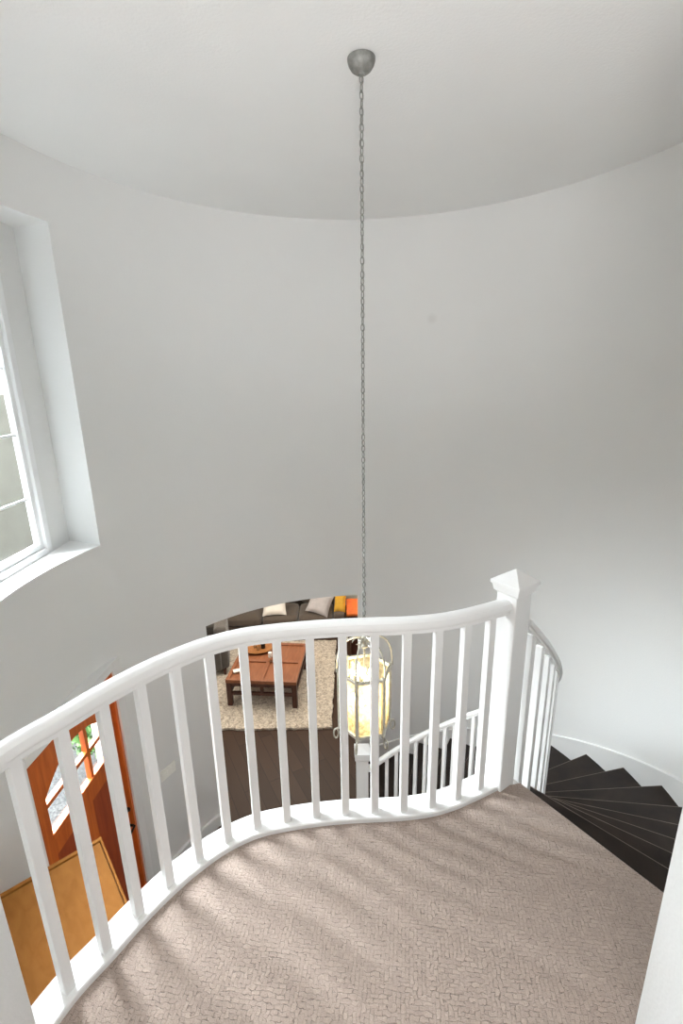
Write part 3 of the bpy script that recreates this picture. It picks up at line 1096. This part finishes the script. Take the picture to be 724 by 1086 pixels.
# coffee table
ct = thing('coffee_table', 'square red-brown wooden coffee table with sectioned top on the shaggy rug', 'coffee table', (-1.16, 6.44, ZRG), R(-5))
TH_, TL = 0.44, 0.52
mb = MB()
mb.box(-TL, TL, -TL, TL, TH_ - 0.055, TH_ - 0.024)
mb.build('tabletop', M['teak'], ct, bevel=0.004)
mb = MB()
fr = 0.055
for x0, x1, y0, y1 in ((-TL, TL, -TL, -TL + fr), (-TL, TL, TL - fr, TL), (-TL, -TL + fr, -TL + fr, TL - fr), (TL - fr, TL, -TL + fr, TL - fr), (-0.03, 0.03, -TL + fr, TL - fr), (-TL + fr, -0.03, -0.03, 0.03), (0.03, TL - fr, -0.03, 0.03)):
    mb.box(x0, x1, y0, y1, TH_ - 0.024, TH_)
mb.build('top_frame', M['teak'], ct, bevel=0.003)
mb = MB()
for x0, x1, y0, y1 in ((-TL + 0.03, TL - 0.03, -TL + 0.02, -TL + 0.05), (-TL + 0.03, TL - 0.03, TL - 0.05, TL - 0.02), (-TL + 0.02, -TL + 0.05, -TL + 0.05, TL - 0.05), (TL - 0.05, TL - 0.02, -TL + 0.05, TL - 0.05)):
    mb.box(x0, x1, y0, y1, TH_ - 0.115, TH_ - 0.055)
mb.build('apron', M['dark_teak'], ct)
mb = MB()
zs = 0.20
for x0, x1, y0, y1 in ((-TL + 0.06, TL - 0.06, -TL + 0.025, -TL + 0.055), (-TL + 0.06, TL - 0.06, TL - 0.055, TL - 0.025), (-TL + 0.025, -TL + 0.055, -TL + 0.06, TL - 0.06), (TL - 0.055, TL - 0.025, -TL + 0.06, TL - 0.06)):
    mb.box(x0, x1, y0, y1, zs - 0.025, zs + 0.025)
for x in (-0.02, 0.02):
    pass
mb.box(-0.022, 0.022, -TL + 0.027, -TL + 0.053, zs + 0.025, TH_ - 0.115)
mb.build('stretcher', M['dark_teak'], ct)
for sx_ in (-1, 1):
    for sy_ in (-1, 1):
        x, y = sx_ * (TL - 0.04), sy_ * (TL - 0.04)
        MB().box(x - 0.036, x + 0.036, y - 0.036, y + 0.036, 0, TH_ - 0.055).build('leg', M['dark_teak'], ct, bevel=0.004)
ZTB = ZRG + TH_
# tray with bottle and two tumblers, a candle, a coaster
tray = thing('serving_tray', 'oval tan wooden tray with dark handles on the coffee table', 'tray', (-1.36, 6.76, ZTB), R(8))
mb = MB()
el = lambda r1, r2, z: [(r1 * math.cos(2 * PI * i / 32), r2 * math.sin(2 * PI * i / 32), z) for i in range(32)]
mb.loft([el(0.20, 0.13, 0.0), el(0.23, 0.155, 0.022), el(0.225, 0.150, 0.022), el(0.195, 0.125, 0.008)])
mb.build('tray_body', M['tan_dark'], tray, smooth=True)
for s_ in (-1, 1):
    MB().tube([(s_ * 0.21, -0.05, 0.018), (s_ * 0.235, -0.04, 0.045), (s_ * 0.235, 0.04, 0.045), (s_ * 0.21, 0.05, 0.018)], 0.006, 6).build('handle', M['black'], tray, smooth=True)
bt = thing('bottle', 'small dark bottle standing on the oval tray', 'bottle', (-1.30, 6.79, ZTB + 0.008))
MB().lathe([(0.030, 0), (0.036, 0.008), (0.036, 0.10), (0.030, 0.125), (0.013, 0.15), (0.012, 0.185), (0.015, 0.19), (0.012, 0.20)], (0, 0, 0), 16).build('bottle_body', M['black'], bt, smooth=True)
MB().lathe([(0.0155, 0.186), (0.0155, 0.206), (0.012, 0.209)], (0, 0, 0), 12).build('cap', M['patina'], bt, smooth=True)
for (x, y, lab) in ((-1.43, 6.80, 'clear glass tumbler left of the dark bottle, at the back of the tray'), (-1.37, 6.73, 'clear glass tumbler on the tray, in front of and left of the dark bottle')):
    o = MB().lathe([(0.028, 0), (0.034, 0.095), (0.031, 0.095), (0.026, 0.006), (0.002, 0.006)], (0, 0, 0), 16).build('tumbler', M['tumbler'], smooth=True)
    o.location = (x, y, ZTB + 0.0085)
    tag(o, lab, 'glass', 'tumblers on the oval tray')
cd = thing('candle_glass', 'white candle on a short glass stem near the middle of the coffee table', 'candle', (-1.13, 6.42, ZTB))
MB().lathe([(0.036, 0), (0.034, 0.006), (0.008, 0.014), (0.008, 0.055), (0.030, 0.07), (0.034, 0.085), (0.031, 0.085), (0.004, 0.07)], (0, 0, 0), 18).build('stem', M['tumbler'], cd, smooth=True)
MB().lathe([(0.029, 0.074), (0.030, 0.150), (0.024, 0.154), (0.002, 0.150)], (0, 0, 0), 16).build('candle', M['white_cloth'], cd, smooth=True)
co = MB().box(-0.05, 0.05, -0.04, 0.04, 0, 0.012).build('note_block', M['white_cloth'], bevel=0.002)
co.location = (-1.60, 6.18, ZTB); co.rotation_euler = (0, 0, R(20))
tag(co, 'small white paper block on the near left of the coffee table', 'paper')


def cushion(mb, x0, x1, y0, y1, z0, z1, puff=0.02, n=7):
    """a soft box: rounded edges and a crowned top"""
    def f(t):
        return math.copysign(abs(t) ** 0.55, t)
    rings = []
    cx_, cy_, cz_ = (x0 + x1) / 2, (y0 + y1) / 2, (z0 + z1) / 2
    ax, ay, az = (x1 - x0) / 2, (y1 - y0) / 2, (z1 - z0) / 2
    for i in range(9):
        ph = -PI / 2 + PI * (i + 0.02) / 8.04
        rr = math.cos(ph)
        rr = abs(rr) ** 0.35
        zz = cz_ + (az + (puff if ph > 0 else 0) * (1 - rr)) * f(math.sin(ph))
        ring = []
        for k in range(28):
            th = 2 * PI * k / 28
            c_, s_ = math.cos(th), math.sin(th)
            e = 0.28
            ring.append((cx_ + ax * rr * math.copysign(abs(c_) ** e, c_), cy_ + ay * rr * math.copysign(abs(s_) ** e, s_), zz))
        rings.append(ring)
    mb.loft(rings)
    return mb


# sofa along the far side
sofa = thing('sofa', 'long taupe upholstered sofa at the far end of the rug', 'sofa', (0, 0, ZF))
X0, X1 = -2.35, 0.02
MB().box(X0, X1, 7.86, 8.78, 0.08, 0.27).build('base', M['sofa'], sofa, bevel=0.02)
for k in range(3):
    a = X0 + 0.20 + k * (X1 - X0 - 0.40) / 3
    b = a + (X1 - X0 - 0.40) / 3 - 0.008
    cushion(MB(), a, b, 7.82, 8.50, 0.27, 0.45, 0.03).build('seat_cushion', M['sofa'], sofa, smooth=True)
    cushion(MB(), a, b, 8.40, 8.64, 0.44, 0.86, 0.02).build('back_cushion', M['sofa'], sofa, smooth=True)
MB().box(X0, X1, 8.62, 8.80, 0.27, 0.80).build('backrest', M['sofa'], sofa, bevel=0.04, bseg=3)
for x in (X0, X1 - 0.20):
    MB().box(x, x + 0.20, 7.84, 8.70, 0.08, 0.50).build('armrest', M['sofa'], sofa, bevel=0.05, bseg=3)
for x in (X0 + 0.08, X1 - 0.08):
    for y in (7.92, 8.72):
        MB().box(x - 0.03, x + 0.03, y - 0.03, y + 0.03, 0, 0.08).build('foot', M['dark_teak'], sofa)

# armchair at the left edge of the rug
ac = thing('armchair', 'grey-brown armchair at the left side of the rug, beside the coffee table', 'armchair', (-2.34, 7.02, ZRG), R(-78))
MB().box(-0.36, 0.36, -0.40, 0.36, 0.10, 0.26).build('base', M['armchair'], ac, bevel=0.02)
cushion(MB(), -0.26, 0.26, -0.40, 0.24, 0.26, 0.44, 0.03).build('seat_cushion', M['armchair'], ac, smooth=True)
MB().box(-0.36, 0.36, 0.22, 0.42, 0.10, 0.84).build('backrest', M['armchair'], ac, bevel=0.05, bseg=3)
for s_ in (-1, 1):
    MB().box(min(s_ * 0.26, s_ * 0.40), max(s_ * 0.26, s_ * 0.40), -0.42, 0.30, 0.10, 0.58).build('armrest', M['armchair'], ac, bevel=0.04, bseg=3)
    for y in (-0.36, 0.34):
        MB().lathe([(0.028, 0.10), (0.018, 0.0)], (s_ * 0.34, y, 0), 10).build('foot', M['dark_teak'], ac)


def pillow(name, m, loc, rot, w_, h_, t_, label, group=None):
    mb = MB()
    n = 12
    g = {}
    for sgn_ in (1, -1):
        for i in range(n + 1):
            for j in range(n + 1):
                a, b = -1 + 2 * i / n, -1 + 2 * j / n
                rim = i in (0, n) or j in (0, n)
                if rim and (0, i, j) in g:
                    g[(sgn_, i, j)] = g[(0, i, j)]
                    continue
                pin = 1 - 0.10 * (1 - a * a) * (1 if abs(b) > abs(a) else 0.4) if rim else 1
                x = a * w_ / 2 * (1 - 0.09 * (1 - b * b))
                y = b * h_ / 2 * (1 - 0.09 * (1 - a * a))
                z_ = sgn_ * t_ / 2 * ((1 - a ** 4) * (1 - b ** 4)) ** 0.6
                vv = mb.b.verts.new((x, y, z_))
                g[(sgn_, i, j)] = vv
                if rim:
                    g[(0, i, j)] = vv
        for i in range(n):
            for j in range(n):
                mb.b.faces.new([g[(sgn_, i, j)], g[(sgn_, i + 1, j)], g[(sgn_, i + 1, j + 1)], g[(sgn_, i, j + 1)]])
    o = mb.build(name, m, smooth=True)
    o.location = loc
    o.rotation_euler = rot
    return tag(o, label, 'pillow', group)


pillow('throw_pillow', M['white_cloth'], (-1.27, 8.02, ZF + 0.62), (R(50), 0, R(4)), 0.44, 0.40, 0.16, 'white throw pillow leaning on the back of the taupe sofa, left half', 'throw pillows on the sofa')
pillow('throw_pillow', M['grey_cloth'], (-0.43, 8.02, ZF + 0.64), (R(52), R(12), R(-16)), 0.44, 0.42, 0.17, 'pale grey throw pillow on the taupe sofa, left of the mustard one', 'throw pillows on the sofa')
pillow('throw_pillow', M['yellow_cloth'], (-0.055, 8.04, ZF + 0.66), (R(62), 0, R(-8)), 0.22, 0.40, 0.12, 'mustard yellow throw pillow at the sofa end beside the end table', 'throw pillows on the sofa')

# end table with lamp
et = thing('end_table', 'dark-legged end table with glowing orange wood top beside the taupe sofa', 'end table', (0.36, 8.08, ZF))
MB().box(-0.30, 0.30, -0.32, 0.32, 0.50, 0.54).build('tabletop', M['orange'], et, bevel=0.006)
MB().box(-0.27, 0.27, -0.29, 0.29, 0.38, 0.50).build('apron', M['dark_teak'], et)
MB().box(-0.26, 0.26, -0.28, 0.28, 0.12, 0.15).build('shelf', M['dark_teak'], et)
for x in (-1, 1):
    for y in (-1, 1):
        MB().box(x * 0.255 - 0.025, x * 0.255 + 0.025, y * 0.275 - 0.025, y * 0.275 + 0.025, 0, 0.50).build('leg', M['dark_teak'], et)
lm = thing('table_lamp', 'warm lit table lamp on the end table beside the sofa', 'lamp', (0.42, 8.22, ZF + 0.54))
MB().lathe([(0.07, 0), (0.07, 0.015), (0.02, 0.03), (0.045, 0.12), (0.05, 0.2), (0.02, 0.30), (0.008, 0.33), (0.008, 0.40)], (0, 0, 0), 20).build('base', M['patina'], lm, smooth=True)
mb = MB()
mb.loft([[(r_ * math.cos(2 * PI * i / 24), r_ * math.sin(2 * PI * i / 24), z_) for i in range(24)] for r_, z_ in ((0.17, 0.34), (0.12, 0.58), (0.117, 0.58), (0.167, 0.34))], closed=True)
mb.build('lamp_shade', M['shade'], lm, smooth=True)
MB().lathe([(0.008, 0.40), (0.03, 0.44), (0.028, 0.47), (0.004, 0.49)], (0, 0, 0), 12).build('bulb', M['bulb'], lm, smooth=True)
pd = bpy.data.lights.new('table_lamp_glow', 'POINT'); pd.energy = 14; pd.color = (1.0, 0.62, 0.25); pd.shadow_soft_size = 0.04
po = bpy.data.objects.new('table_lamp_glow', pd); COL.objects.link(po); po.location = (0.42, 8.22, ZF + 0.54 + 0.445)
# dark chest right of the rug
ch = thing('low_chest', 'dark wooden low chest beside the sofa, behind the hanging lantern', 'chest', (0.42, 7.40, ZF))
MB().box(-0.30, 0.30, -0.22, 0.22, 0.05, 0.42).build('body', M['dark_teak'], ch, bevel=0.006)
MB().box(-0.32, 0.32, -0.24, 0.24, 0.42, 0.45).build('top', M['dark_teak'], ch, bevel=0.006)
for x in (-1, 1):
    for y in (-1, 1):
        MB().box(x * 0.26 - 0.03, x * 0.26 + 0.03, y * 0.18 - 0.03, y * 0.18 + 0.03, 0, 0.05).build('foot', M['dark_teak'], ch)

# ================================================================== OUTSIDE
struct(MB().box(-30, -2.0, -20, 24, ZF - 0.25, ZF - 0.12).build('ground_outside', M['pave']))
struct(MB().box(-9.0, -8.6, -14, 16, ZF - 0.12, 1.55).build('wall_neighbour', M['stucco']))


def shrub(x, y, z, r_, h_, n, label):
    o = thing('garden_shrub', label, 'shrub', (x, y, z))
    mb = MB()
    for i in range(n):
        th = random.uniform(0, 2 * PI); ph = math.acos(random.uniform(-0.6, 1)); q = r_ * random.uniform(0.55, 1.0)
        c = Vector((q * math.sin(ph) * math.cos(th), q * math.sin(ph) * math.sin(th), h_ + q * math.cos(ph)))
        a = Vector((random.gauss(0, 1), random.gauss(0, 1), random.gauss(0, 1))).normalized()
        b = a.cross(Vector((random.gauss(0, 1), random.gauss(0, 1), random.gauss(0, 1)))).normalized()
        l_, w_ = 0.07, 0.03
        vs = [mb.b.verts.new(c + a * l_), mb.b.verts.new(c + b * w_), mb.b.verts.new(c - a * l_), mb.b.verts.new(c - b * w_)]
        mb.b.faces.new(vs)
    mb.build('foliage', M['leaf'], o, recalc=False)
    MB().tube([(0, 0, 0), (0.02, 0.01, h_ * 0.5), (0, 0, h_)], [0.03, 0.025, 0.012], 7).build('stem', M['stem'], o)


shrub(-3.10, 5.15, ZF - 0.12, 0.42, 0.55, 700, 'green leafy shrub outside, seen through the right panes of the orange door')

bpy.context.view_layer.update()
